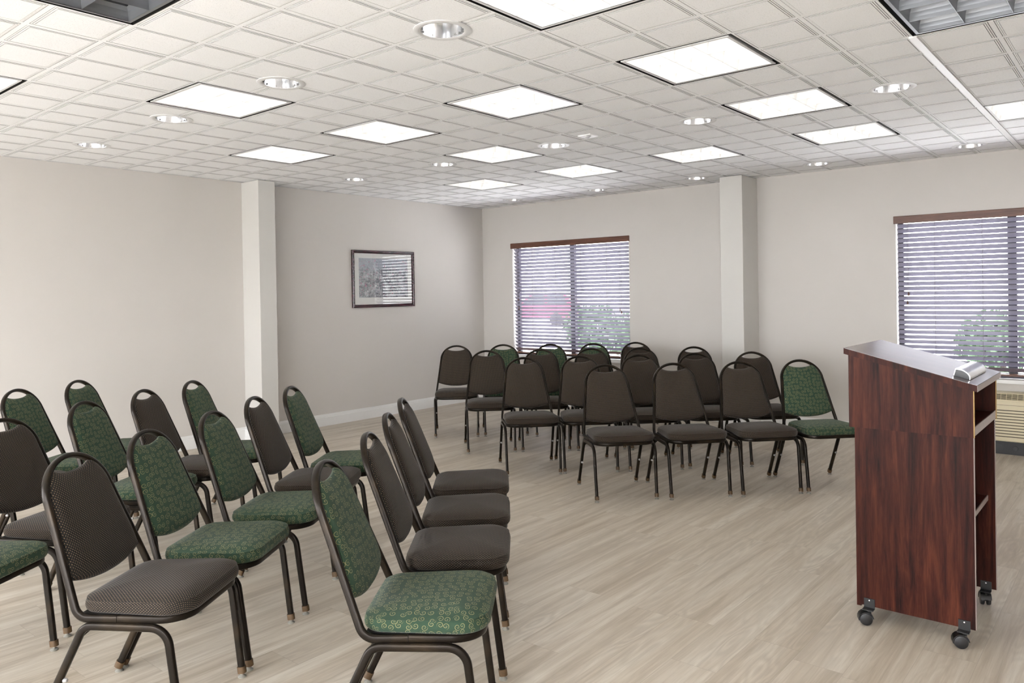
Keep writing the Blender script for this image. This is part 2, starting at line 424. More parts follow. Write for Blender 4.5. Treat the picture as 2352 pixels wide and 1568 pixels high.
# glazed openings added behind the camera so daylight brightens the ceiling
GZ0, GZ1 = .12, 2.05
b = MB(); b.box(XR, XR + WT, YK - WT, YB + WT, 0, HC + .35)
struct(b.obj('wall_right', 'wall'), 'off-white wall right of the lectern', 'wall')
b = MB(); b.box(XA, XR, YK - WT, YK, 0, GZ0); b.box(XA, XR, YK - WT, YK, GZ1, HC + .35)
gx = [-3.2, -.6, -.3, 2.3, 2.6, 5.2]
for p, q in ((XA, gx[0]), (gx[1], gx[2]), (gx[3], gx[4]), (gx[5], XR)): b.box(p, q, YK - WT, YK, GZ0, GZ1)
struct(b.obj('wall_front', 'wall'), 'off-white wall opposite the windows', 'wall')
k = 3
for p, q in ((gx[0], gx[1]), (gx[2], gx[3]), (gx[4], gx[5])):
    b = MB()
    for a_, c_ in ((p, p + .05), ((p + q) / 2 - .025, (p + q) / 2 + .025), (q - .05, q)): b.box(a_, c_, YK - .10, YK - .05, GZ0, GZ1)
    for a_, c_ in ((GZ0, GZ0 + .05), (GZ1 - .05, GZ1)): b.box(p + .05, q - .05, YK - .10, YK - .05, a_, c_)
    wo = struct(b.obj('window_%d' % k, 'mullion'), 'added unseen window behind the camera, letting in fill daylight', 'window'); k += 1
    g = MB(); g.box(p + .05, q - .05, YK - .08, YK - .075, GZ0 + .05, GZ1 - .05); g.obj('pane', 'glass', wo)
b = MB()
xs = [XA, WIN[0][0], WIN[0][1], WIN[1][0], WIN[1][1], XR]
for i in range(0, 5, 2): b.box(xs[i], xs[i + 1], YB, YB + WT, 0, HC + .35)
for a, c in WIN:
    b.box(a, c, YB, YB + WT, 0, WZ0 - .035); b.box(a, c, YB, YB + WT, WZ1, HC + .35)
struct(b.obj('wall_back', 'wall'), 'off-white wall with two windows', 'wall')
# columns
CAx, CAy0, CAy1 = -3.39, .252, .437
CBy, CBx0, CBx1 = 3.455, -.093, .143
b = MB(); b.box(XA, CAx, CAy0, CAy1, 0, HC - .004); struct(b.obj('trim_1', 'column', bevel=.003), 'square pier on the picture wall', 'column')
b = MB(); b.box(CBx0, CBx1, CBy, YB, 0, HC - .004); struct(b.obj('trim_2', 'column', bevel=.003), 'square pier between the two windows', 'column')

# baseboards (profile: height .128, thickness .014 with a moulded cap)
BP = [(0, 0), (.016, 0), (.016, .095), (.013, .100), (.013, .108), (.009, .116), (.007, .128), (0, .128)]
def base_x(mb, x0, x1, y, d):       # runs along x, sticks out in direction d along y
    mb.prism([(y + d * t, z) for t, z in BP], x0, x1, axis=0)
def base_y(mb, y0, y1, x, d):
    mb.prism([(x + d * t, z) for t, z in BP], y0, y1, axis=1)
b = MB(); base_y(b, YK, CAy0, XA, 1); base_y(b, CAy1, YB, XA, 1); base_y(b, CAy0 - .016, CAy1 + .016, CAx, 1)
base_x(b, XA, CAx + .016, CAy0, -1); base_x(b, XA, CAx + .016, CAy1, 1)
struct(b.obj('baseboard_left', 'trim'), 'white baseboard under the picture wall', 'baseboard')
b = MB(); base_x(b, XA, CBx0, YB, -1); base_x(b, CBx1, XR, YB, -1); base_x(b, CBx0 - .016, CBx1 + .016, CBy, -1)
base_y(b, CBy - .016, YB, CBx0, -1); base_y(b, CBy - .016, YB, CBx1, 1)
struct(b.obj('baseboard_back', 'trim'), 'white baseboard under the windows', 'baseboard')

# ------------------------------------------------------------------ ceiling
# grid lines every foot: X = v*FT, Y = -u*FT
LIT = [(0, 0), (0, 4), (0, -4), (-4, -4), (4, -4), (-4, 4), (-8, 0), (-8, -4), (-8, -8), (0, -8), (-8, 4), (4, 4), (-8, 8), (8, -6),
       (12, 4), (16, 0), (12, -4), (4, 12), (-4, 12), (12, 12)]  # this row is added outside the view, to light the room
UNLIT = [(0, 8), (8, 0)]
DOWN = [(5, 3), (5, -1), (5, -5), (5, -9), (-3, 3), (-3, 7), (-3, -1), (-3, -5), (-3, -9), (-11, 7), (-11, 3), (-11, -1), (-11, -5), (-11, -9)]
occ = set()
for (u, v) in LIT + UNLIT:
    for du in (0, 1):
        for dv in (0, 1): occ.add((u + du, v + dv))
dcell = {}
for (u, v) in DOWN:
    for du in (-1, 0):
        for dv in (-1, 0): dcell[(u + du, v + dv)] = (u, v)
PROF = [(0, .003), (.0105, .003), (.0106, .014), (.0129, .014), (.0130, .003), (.0190, .003), (.0191, .012), (.0208, .012), (.0209, .0012), (.0270, .0012), (.0271, .011), (.0287, .011), (.0288, 0)]
def hprof(d):
    for i in range(len(PROF) - 1):
        if d <= PROF[i + 1][0]:
            t = (d - PROF[i][0]) / (PROF[i + 1][0] - PROF[i][0]); return PROF[i][1] + t * (PROF[i + 1][1] - PROF[i][1])
    return 0.0
b = MB()
u0, u1 = -13, 21; v0, v1 = -13, 19
for u in range(u0, u1):
    for v in range(v0, v1):
        if (u, v) in occ: continue
        X0, X1 = v * FT, (v + 1) * FT; Y0, Y1 = -(u + 1) * FT, -u * FT
        cx0, cx1 = max(X0, XA), min(X1, XR); cy0, cy1 = max(Y0, YK), min(Y1, YB)
        if cx1 - cx0 < .001 or cy1 - cy0 < .001: continue
        tilt = random.uniform(-.0012, .0012)
        if (u, v) in dcell:
            du, dv = dcell[(u, v)]; cx, cy = dv * FT, -du * FT
            ln = sorted(set([round(p[0], 5) for p in PROF] + [round(FT - p[0], 5) for p in PROF] + [round(.035 + .0092 * k, 5) for k in range(26)]))
            n = len(ln); vs_ = []; fs_ = []; mi_ = []
            for a in ln:
                for c in ln:
                    d = min(a, c, FT - a, FT - c); vs_.append((X0 + a, Y0 + c, HC + hprof(max(d, 0))))
            for i in range(n - 1):
                for j in range(n - 1):
                    mx, my = X0 + (ln[i] + ln[i + 1]) / 2, Y0 + (ln[j] + ln[j + 1]) / 2
                    if math.hypot(mx - cx, my - cy) < .094: continue
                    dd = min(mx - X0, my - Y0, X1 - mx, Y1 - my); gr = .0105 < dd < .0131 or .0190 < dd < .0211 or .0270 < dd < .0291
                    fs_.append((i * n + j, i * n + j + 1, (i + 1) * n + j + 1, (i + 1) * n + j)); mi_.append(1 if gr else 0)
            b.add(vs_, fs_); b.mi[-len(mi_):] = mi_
        else:
            vs_ = []; fs_ = []; fg_ = []
            for d, h in PROF:
                for (x, y) in ((X0 + d, Y0 + d), (X1 - d, Y0 + d), (X1 - d, Y1 - d), (X0 + d, Y1 - d)):
                    vs_.append((min(max(x, cx0), cx1), min(max(y, cy0), cy1), HC + h + (tilt if d > .012 else 0)))
            for k in range(len(PROF) - 1):
                for e in range(4):
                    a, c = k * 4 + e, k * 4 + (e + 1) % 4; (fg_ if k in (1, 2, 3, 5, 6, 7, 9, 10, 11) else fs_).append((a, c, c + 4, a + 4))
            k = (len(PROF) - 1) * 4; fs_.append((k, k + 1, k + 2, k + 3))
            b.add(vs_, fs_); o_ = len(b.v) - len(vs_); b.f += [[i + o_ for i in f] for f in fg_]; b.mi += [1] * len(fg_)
b.box(XA - WT, XR + WT, YK - WT, YB + WT, HC + .30, HC + .35)
struct(b.obj('ceiling', ['ceil', 'groove_shade']), 'white suspended ceiling of scored square tiles', 'ceiling')
# wide main runner and wall angle
b = MB(); b.box(8 * FT - .017, 8 * FT + .017, -2.0 * FT * -1 * 0 + 0.0, YB - .002, HC - .006, HC + .004); b.box(8 * FT - .017, 8 * FT + .017, YK, -2 * FT, HC - .006, HC + .004)
struct(b.obj('trim_3', 'trim'), 'wide white ceiling runner above the lectern', 'ceiling trim')

# ------------------------------------------------------------------ ceiling troffers
def make_troffer(lit):
    t = thing('ceiling_light', '', 'ceiling light')
    S = FT - .001
    g = MB(); g.box(-S, S, -S, S, .100, .104)
    for a, c, d, e in ((-S, S, -S, -S + .003), (-S, S, S - .003, S), (-S, -S + .003, -S, S), (S - .003, S, -S, S)): g.box(a, c, d, e, .002, .1)
    g.obj('housing', 'gap', t)
    f = MB(); o, i = .285, .271
    for a, c, d, e in ((-o, o, -o, -i), (-o, o, i, o), (-o, -i, -i, i), (i, o, -i, i)): f.box(a, c, d, e, .001, .006)
    for a, c, d, e in ((-i - .002, i + .002, -i - .002, -i), (-i - .002, i + .002, i, i + .002), (-i - .002, -i, -i, i), (i, i + .002, -i, i)): f.box(a, c, d, e, .001, .090)
    fr = f.obj('frame', 'fixture_white' if lit else 'alum', t)
    if not lit: fr['label'] = 'dull aluminium frame'
    p = MB(); p.box(-i, i, -i, i, .086, .09); pl = p.obj('lamp_panel' if lit else 'reflector', 'lamp' if lit else 'alum', t)
    q = MB(); cell = 2 * i / 3
    prof = [(0.0011, .003), (.0022, .02), (.005, .04), (.010, .058), (.013, .062)]
    poly = [(x, z) for x, z in prof] + [(-x, z) for x, z in prof[::-1]]
    for k in (-1, 1):
        c0 = k * cell / 2
        q.prism([(c0 + x, z) for x, z in poly], -i, i, axis=1)
        q.prism([(c0 + x, z) for x, z in poly], -i, i, axis=0)
    for k in (-1, 1):   # curved perimeter reflectors
        pp = [(k * i, .003), (k * (i - .001), .02), (k * (i - .004), .04), (k * (i - .010), .058), (k * i, .062)]
        q.prism(pp, -i, i, axis=1); q.prism(pp, -i, i, axis=0)
    q.obj('louver', 'alum' if not lit else 'fixture_white', t)
    return t
TG = 'square troffer lights in the ceiling'
TL = {(0, 0): 'lit square ceiling light behind the nearest one, in the middle of the ceiling',
      (0, 4): 'large lit square ceiling light right of the nearest, first of three toward the right window',
      (0, -4): 'lit square ceiling light left of the middle one, above and left of the picture',
      (-4, -4): 'lit square ceiling light above the picture, its right edge a thick black gap',
      (4, -4): 'lit square ceiling light at upper left, between two round downlights',
      (-4, 4): 'lit square ceiling light on the right, second of three running toward the right window',
      (-8, 0): 'lit square ceiling light above the pier between the windows',
      (-8, -4): 'small lit square ceiling light above the left window',
      (-8, -8): 'farthest lit square ceiling light, closest to the room corner',
      (0, -8): 'lit square ceiling light closest to the pier on the picture wall',
      (-8, 4): 'lit square ceiling light on the right, third of three running toward the right window',
      (4, 4): 'nearest and largest lit square ceiling light, cut by the top of the photo',
      (-8, 8): 'lit square ceiling light cut by the right edge of the photo',
      (8, -6): 'lit square ceiling light cut by the left edge of the photo',
      (0, 8): 'unlit square ceiling light with grey louvres, cut by the top right corner',
      (8, 0): 'unlit square ceiling light with grey louvres, cut by the top edge at left'}
proto = {True: make_troffer(True), False: make_troffer(False)}; used = set()
for (u, v) in LIT + UNLIT:
    lit = (u, v) in LIT
    o = proto[lit] if lit not in used else copy_tree(proto[lit]); used.add(lit)
    o.location = ((v + 1) * FT, -(u + 1) * FT, HC)
    tag(o, TL.get((u, v), 'added lit square ceiling light outside the view'), 'ceiling light', TG)

# ------------------------------------------------------------------ downlights
def make_down():
    t = thing('downlight', '', 'downlight')
    r = MB(); r.lathe([(.096, .0), (.096, -.0035), (.102, -.006), (.120, -.006), (.127, -.003), (.127, .0)], n=48, cap=False); r.obj('trim_ring', 'fixture_white', t, smooth=40)
    c = MB(); c.lathe([(.096, -.003), (.092, .03), (.080, .075), (.060, .11)], n=48, cap=False); c.obj('reflector', 'chrome', t, smooth=60)
    l = MB(); l.lathe([(.059, .108), (.059, .11)], n=24); l.obj('bulb', 'bulb', t)
    h = MB(); h.lathe([(.099, .012), (.099, .125), (.0, .125)], n=32, cap=False); h.obj('can', 'gap', t)
    return t
DL = {(5, 3): 'nearest round recessed downlight, near the top of the photo left of the nearest square light',
      (5, -1): 'round downlight just right of the upper-left square light',
      (5, -5): 'round downlight below and left of the upper-left square light',
      (5, -9): 'round downlight closest to the left part of the picture wall',
      (-3, 3): 'round downlight left of the second of three square lights on the right',
      (-3, 7): 'round downlight at the right between the unlit light and the lit lights',
      (-3, -1): 'round downlight next to the small white sensor plate',
      (-3, -5): 'round downlight left of the light near the corner, above the picture',
      (-3, -9): 'round downlight beside the pier on the picture wall',
      (-11, 7): 'round downlight by the window wall, above the right window',
      (-11, 3): 'round downlight by the window wall, just right of the pier between the windows',
      (-11, -1): 'round downlight by the window wall, just left of the pier between the windows',
      (-11, -5): 'round downlight by the window wall, above the left window',
      (-11, -9): 'farthest round downlight, in the corner of the room'}
pd = make_down()
for i, uv in enumerate(DOWN):
    o = pd if i == 0 else copy_tree(pd)
    o.location = (uv[1] * FT, -uv[0] * FT, HC + .001); tag(o, DL[uv], 'downlight', 'round recessed downlights')
# occupancy sensor
t = thing('ceiling_sensor', 'small white square sensor plate on the ceiling beside a downlight', 'sensor', (.100, .800, HC + .001))
b = MB(); b.box(-.055, .055, -.055, .055, -.008, .001); b.obj('plate', 'sensor', t, bevel=.003)
b = MB()
for k in (-1, 1): b.lathe([(.0, -.014), (.012, -.013), (.018, -.009), (.020, -.0075)], c=(k * .02, k * -.02, 0), n=20, cap=False)
b.obj('lens', 'sensorlens', t, smooth=50)

# ------------------------------------------------------------------ windows and blinds
for wi, (a, c) in enumerate(WIN):
    wroot = MB(); fy0, fy1 = YB + .095, YB + .135; fw_ = .045
    wroot.box(a, a + fw_, fy0, fy1, WZ0, WZ1); wroot.box(c - fw_, c, fy0, fy1, WZ0, WZ1)
    wroot.box(a + fw_, c - fw_, fy0, fy1, WZ0, WZ0 + fw_); wroot.box(a + fw_, c - fw_, fy0, fy1, WZ1 - fw_, WZ1)
    mid = (a + c) / 2 + .015; wroot.box(mid - .033, mid + .033, fy0 - .01, fy1, WZ0 + fw_, WZ1 - fw_)
    wo = struct(wroot.obj('window_%d' % (wi + 1), 'mullion'), ['dark-framed sliding window left of the pier', 'dark-framed sliding window behind the lectern'][wi], 'window')
    g = MB(); g.box(a + fw_, c - fw_, YB + .112, YB + .116, WZ0 + fw_, WZ1 - fw_); g.obj('pane', 'glass', wo)
    s = MB(); s.box(a - .03, c + .03, YB - .035, YB + .095, WZ0 - .035, WZ0)
    sl = s.obj('window_sill', 'trim', wo, bevel=.004)
    # blind
    t = thing('venetian_blind', ['wide-slat venetian blind with brown valance in the left window', 'wide-slat venetian blind with brown valance in the window behind the lectern'][wi], 'window blind', ((a + c) / 2, YB + .035, 0), group='venetian blinds')
    hw = (c - a) / 2
    v_ = MB(); v_.prism([(-.058, 2.000), (-.058, 2.066), (-.050, 2.070), (-.046, 2.066), (-.046, 2.000)], -hw - .012, hw + .012, axis=0)
    v_.prism([(-.046, 2.0), (-.046, 2.066), (-.036, 2.066), (-.036, 2.0)], -hw - .012, -hw - .002, axis=0); v_.prism([(-.046, 2.0), (-.046, 2.066), (-.036, 2.066), (-.036, 2.0)], hw + .002, hw + .012, axis=0)
    v_.obj('valance', 'valance', t, bevel=.002)
    h_ = MB(); h_.box(-hw + .004, hw - .004, -.028, .028, 2.012, 2.056); h_.obj('headrail', 'mullion', t)
    sb = MB(); n = 30; z1 = 1.980; z0 = .690; tl = R(43)
    dirv = Vector((0, math.cos(tl), -math.sin(tl))); nor = Vector((0, math.sin(tl), math.cos(tl)))
    for i in range(n):
        z = z0 + (z1 - z0) * i / (n - 1); sg = random.uniform(-.0008, .0008)
        prof = []
        for k in range(5):
            q_ = -1 + k * .5; p = dirv * (.025 * q_) + nor * (.0022 * (1 - q_ * q_)); prof.append((p.y, p.z + z + sg))
        for k in range(4, -1, -1):
            q_ = -1 + k * .5; p = dirv * (.025 * q_) + nor * (.0022 * (1 - q_ * q_) - .0028); prof.append((p.y, p.z + z + sg))
        sb.prism(prof, -hw + .012, hw - .012, axis=0)
    sb.obj('slats', 'slat', t, smooth=30)
    r_ = MB(); r_.box(-hw + .012, hw - .012, -.026, .026, .634, .652); r_.obj('bottom_rail', 'valance', t, bevel=.003)
    cr = MB()
    for f in (-.64, -.22, .22, .64):
        x = hw * f
        for y in (-.0215, .0215): cr.box(x - .0009, x + .0009, y - .0009, y + .0009, .65, 2.01)
    cr.obj('ladder_cord', 'cord', t)
    for (x, z) in (((-hw + .10, 1.33), (-hw + .115, 1.27)), ((hw - .13, 1.24), (hw - .115, 1.22))) if wi == 0 else (((-hw + .11, 1.40), (-hw + .10, 1.33)),):
        pass
    pulls = [(-hw + .09, 1.33), (-hw + .10, 1.22), (hw - .13, 1.20), (hw - .11, 1.17)] if wi == 0 else [(-hw + .105, 1.35), (-hw + .095, 1.27)]
    for (x, z) in pulls:
        pc = MB(); pc.box(x - .0008, x + .0008, -.034, -.0324, z, 2.0); pco = pc.obj('pull_cord', 'cord', t)
        ts = MB(); ts.lathe([(.002, z + .02), (.005, z + .014), (.0085, z - .008), (.007, z - .014), (.002, z - .015)], c=(x, -.0332, 0), n=12); ts.obj('tassel', 'valance', pco, smooth=50)

# ------------------------------------------------------------------ picture
PY0, PY1, PZ0, PZ1 = 1.605, 2.555, 1.280, 1.942
t = thing('framed_picture', 'framed garden print with white mat in a dark burgundy frame on the wall', 'picture', (XA, (PY0 + PY1) / 2, (PZ0 + PZ1) / 2))
hw, hh = (PY1 - PY0) / 2, (PZ1 - PZ0) / 2; fwid = .036
prof = [(0, .001), (0, .020), (.006, .026), (.020, .024), (.026, .017), (fwid, .012), (fwid, .001)]   # (inset from edge, out from wall)
fm = MB(); cor = [(-1, -1), (1, -1), (1, 1), (-1, 1)]
vs_ = []; fs_ = []
for (sy, sz) in cor:
    for (i_, o_) in prof: vs_.append((o_, sy * (hw - i_), sz * (hh - i_)))
n = len(prof)
for k in range(4):
    for j in range(n):
        a, c = k * n + j, k * n + (j + 1) % n; k2 = (k + 1) % 4
        fs_.append((a, c, k2 * n + (j + 1) % n, k2 * n + j))
fm.add(vs_, fs_); fm.obj('frame', 'picframe', t, bevel=.0)
b = MB(); b.box(.002, .005, -hw + .02, hw - .02, -hh + .02, hh - .02); b.obj('mat', 'mat', t)
b = MB(); b.box(.0052, .0058, -.372, .375, -.215, .240); b.obj('print', 'print', t)
b = MB(); b.box(.0085, .0098, -hw + .03, hw - .03, -hh + .03, hh - .03); b.obj('glass', 'picglass', t)

# ------------------------------------------------------------------ chairs
BC = Vector((0, -.150, .387)); BE = Vector((0, -.359, .934)); BN = Vector((0, .934, .359))
def half_w(s):
    if s <= .384: return .211 - .1360 * s
    t_ = min(1, (s - .365) / .150); return .1610 * math.sqrt(max(0, 1 - t_ * t_))
def back_pt(x, s, n=0.0): return Vector((x, 0, 0)) + BC + BE * s + BN * n
def make_chair(kind):
    t = thing('banquet_chair', '', 'chair'); fab = kind
    # --- back frame
    pts = [Vector((.205, -.015, .387)), Vector((.211, -.150, .387)), back_pt(half_w(.10), .10)]
    side = fillet(pts, .052, 8)
    wide = []
    for i, p in enumerate(side):
        k = max(0, min(1, (i - 1) / 8)); wide.append(Vector((0, 0, 1)).lerp(BN, k).normalized())
    ss = [.14 + .0305 * k for k in range(9)]
    for s_ in ss: side.append(back_pt(half_w(s_), s_)); wide.append(BN)
    th = [R(a) for a in (10, 18, 26, 34, 42, 50, 58, 66, 74, 82)]
    for a in th: side.append(back_pt(.1610 * math.cos(a), .365 + .150 * math.sin(a))); wide.append(BN)
    top = [back_pt(0, .515)]
    mir = lambda p: Vector((-p.x, p.y, p.z))
    path = side + top + [mir(p) for p in side[::-1]]; wd = wide + [BN] + wide[::-1]
    b = MB(); b.sweep(path, wd, .0255, .0175); b.obj('back_frame', 'frame', t, smooth=50)
    # --- seat frame band
    fr = fillet([(.205, -.014, .387), (.203, .208, .387), (-.203, .208, .387), (-.205, -.014, .387)], .092, 12)
    b = MB(); b.sweep(fr, Vector((0, 0, 1)), .0245, .0140); b.obj('seat_frame', 'frame', t, smooth=50)
    b = MB(); b.prism([(-.190, -.150), (.190, -.150), (.192, .100), (.165, .155), (.110, .192), (-.110, .192), (-.165, .155), (-.192, .100)], .383, .396, axis=2); b.obj('seat_pan', 'pan', t)
    # --- legs
    for sx in (1, -1):
        front = fillet([(sx * .209, .199, .022), (sx * .214, .158, .3650), (sx * .214, .015, .3650)], .062, 9)
        rear = fillet([(sx * .217, -.297, .022), (sx * .214, -.126, .3650), (sx * .214, .015, .3650)], .048, 8)
        for pth, fx, fy, ax in ((front, .209, .199, -.12), (rear, .217, -.297, .5)):
            b = MB(); wdv = []
            for i, p in enumerate(pth):
                a = pth[max(i - 1, 0)]; c = pth[min(i + 1, len(pth) - 1)]; td = (c - a).normalized()
                wdv.append(td.cross(Vector((1, 0, 0))))
            b.sweep(pth, wdv, .0250, .0190, cr=.3)
            lg = b.obj('leg', 'frame', t, smooth=50)
            d = (pth[0] - pth[1]).normalized()
            cp = MB(); p0 = pth[0] - d * .018; cp.sweep([p0, p0 + d * .006, pth[0], pth[0] + Vector((d.x * .006, d.y * .006, -.006))], Vector((0, 1, 0)), .031, .026, cr=.35)
            cp.obj('foot_cap', 'cap', lg, smooth=50)
            gl = MB(); gl.lathe([(.006, .017), (.006, .010), (.012, .006), (.0155, .003), (.0150, 0.0), (.0, 0.0)], c=(sx * fx, fy, 0), n=16, cap=False); gl.obj('glide', 'glide', lg, smooth=50)
        # gusset brace and bumper
        b = MB(); b.sweep([(sx * .205, -.150, .325), (sx * .165, -.085, .384)], Vector((0, 1, 0)), .018, .004, cr=.2); b.obj('brace', 'frame', t)
        z = .185; f = (z - .0) / .3650; yy = -.297 + f * .171
        b = MB(); b.lathe([(.0, .0225), (.005, .022), (.0075, .018), (.0075, .010)], c=(sx * .2145, yy, z), n=14, axis=1, cap=False); b.obj('bumper', 'bumper', t, smooth=40)
    # --- seat cushion
    pl = []
    def rc(cx, cy, r, a0, n):
        for k in range(n + 1):
            a = R(a0 + 90 * k / n); pl.append((cx + r * math.cos(a), cy + r * math.sin(a)))
    W1, W0, Y1, Y0 = .213, .202, .228, -.166
    rc(W1 - .095, Y1 - .095, .095, 0, 10); rc(-W1 + .095, Y1 - .095, .095, 90, 10); rc(-W0 + .075, Y0 + .075, .075, 180, 8); rc(W0 - .075, Y0 + .075, .075, 270, 8)
    # densify straight runs
    dn = []
    for i in range(len(pl)):
        a, c = pl[i], pl[(i + 1) % len(pl)]; L = math.hypot(c[0] - a[0], c[1] - a[1]); m_ = max(1, int(L / .03))
        for k in range(m_): dn.append((a[0] + (c[0] - a[0]) * k / m_, a[1] + (c[1] - a[1]) * k / m_))
    N = len(dn); cen = (0, .035)
    def nrm(i):
        a, c = dn[i - 1], dn[(i + 1) % N]; tx, ty = c[0] - a[0], c[1] - a[1]; l = math.hypot(tx, ty); return (ty / l, -tx / l)
    nr = [nrm(i) for i in range(N)]
    rings = [(-.022, .3975), (-.008, .4000), (-.002, .408), (0, .419), (-.0015, .432), (-.0065, .4435), (-.0050, .4460), (-.0095, .4480), (-.020, .4540), (-.036, .4595), (-.058, .4640)]
    zs = lambda z, y: .3975 + (z - .3975) * (.84 + .19 * min(1, max(0, (y + .166) / .40)))
    vs_ = []; uv_ = []; fs_ = []
    arc = [0.0] * len(rings)
    for k in range(len(rings) - 2, -1, -1):
        arc[k] = arc[k + 1] + math.hypot(rings[k][0] - rings[k + 1][0], rings[k][1] - rings[k + 1][1])
    for k, (ins, z) in enumerate(rings):
        for i in range(N):
            x, y = dn[i][0] + nr[i][0] * ins, dn[i][1] + nr[i][1] * ins
            sag = .006 * max(0, (y - .10) / .15) ** 2 if z > .43 else 0
            vs_.append((x, y, zs(z, y) - sag * .8 - .007 * (abs(x) / .2) ** 4 * max(0, (z - .43) / .04)))
            ex, ey = dn[i][0] + nr[i][0] * rings[-1][0], dn[i][1] + nr[i][1] * rings[-1][0]
            uv_.append((ex + nr[i][0] * arc[k], ey + nr[i][1] * arc[k]))
    for f, z in ((.72, .4675), (.45, .4700), (.2, .4710)):
        for i in range(N):
            ex, ey = dn[i][0] + nr[i][0] * rings[-1][0], dn[i][1] + nr[i][1] * rings[-1][0]
            x, y = cen[0] + (ex - cen[0]) * f, cen[1] + (ey - cen[1]) * f; sag = .006 * max(0, (y - .10) / .15) ** 2
            vs_.append((x, y, zs(z, y) - sag * .8 - .007 * (abs(x) / .2) ** 4 * max(0, (z - .43) / .04))); uv_.append((x, y))
    nrg = len(rings) + 3
    for k in range(nrg - 1):
        for i in range(N):
            a, c = k * N + i, k * N + (i + 1) % N; fs_.append((a, c, c + N, a + N))
    vs_.append((cen[0], cen[1], zs(.4712, cen[1]))); uv_.append(cen); ci = len(vs_) - 1
    for i in range(N): fs_.append(((nrg - 1) * N + i, (nrg - 1) * N + (i + 1) % N, ci))
    fs_.append(tuple(range(N))[::-1])
    b = MB(); b.add(vs_, fs_, 0, uv_); b.obj('seat', fab, t, smooth=80)
    # --- back pad
    nu, nv = 18, 24; vs_ = []; uv_ = []; fs_ = []
    def pad(u, v, side_):
        sb_ = .122 - .036 * (1 - abs(u) ** 2.2); st_ = .461 + .022 * abs(u) ** 2.0
        s_ = sb_ + (st_ - sb_) * v; x = u * (half_w(s_) - .0050)
        e = (1 - abs(u) ** 5) ** .5 * (1 - abs(2 * v - 1) ** 7) ** .5 if abs(u) < 1 and 0 < v < 1 else 0
        if side_ > 0: n_ = .0045 + .0225 * e + .004 * math.sin(PI * v) * (1 - u * u)
        else: n_ = -.0045 - .013 * e
        return back_pt(x, s_, n_), (x, s_ + (1.3 if side_ < 0 else .6) + (abs(n_) * .6 if v > .5 else -abs(n_) * .6) * 0)
    us = [math.sin(PI / 2 * (-1 + 2 * i / nu)) * .35 + (-1 + 2 * i / nu) * .65 for i in range(nu + 1)]
    vv = [(.5 - .5 * math.cos(PI * j / nv)) * .5 + (j / nv) * .5 for j in range(nv + 1)]
    for side_ in (1, -1):
        o_ = len(vs_)
        for j in range(nv + 1):
            for i in range(nu + 1):
                p, q_ = pad(us[i], vv[j], side_); vs_.append(p); uv_.append(q_)
        for j in range(nv):
            for i in range(nu):
                a = o_ + j * (nu + 1) + i; fs_.append((a, a + 1, a + nu + 2, a + nu + 1))
    o_ = (nu + 1) * (nv + 1)
    ed = [i for i in range(nu)] + [nu + (nu + 1) * j for j in range(nv)] + [nv * (nu + 1) + i for i in range(nu, 0, -1)] + [(nu + 1) * j for j in range(nv, 0, -1)]
    for i in range(len(ed)):
        a, c = ed[i], ed[(i + 1) % len(ed)]; fs_.append((a, c, c + o_, a + o_))
    b = MB(); b.add(vs_, fs_, 0, uv_); b.obj('backrest', fab, t, smooth=80)
    return t
BR, GR = 'brown', 'green'
AR, AL = -135.0, -56.5
RG, LG = 'banquet chairs in the right block', 'banquet chairs in the left block'
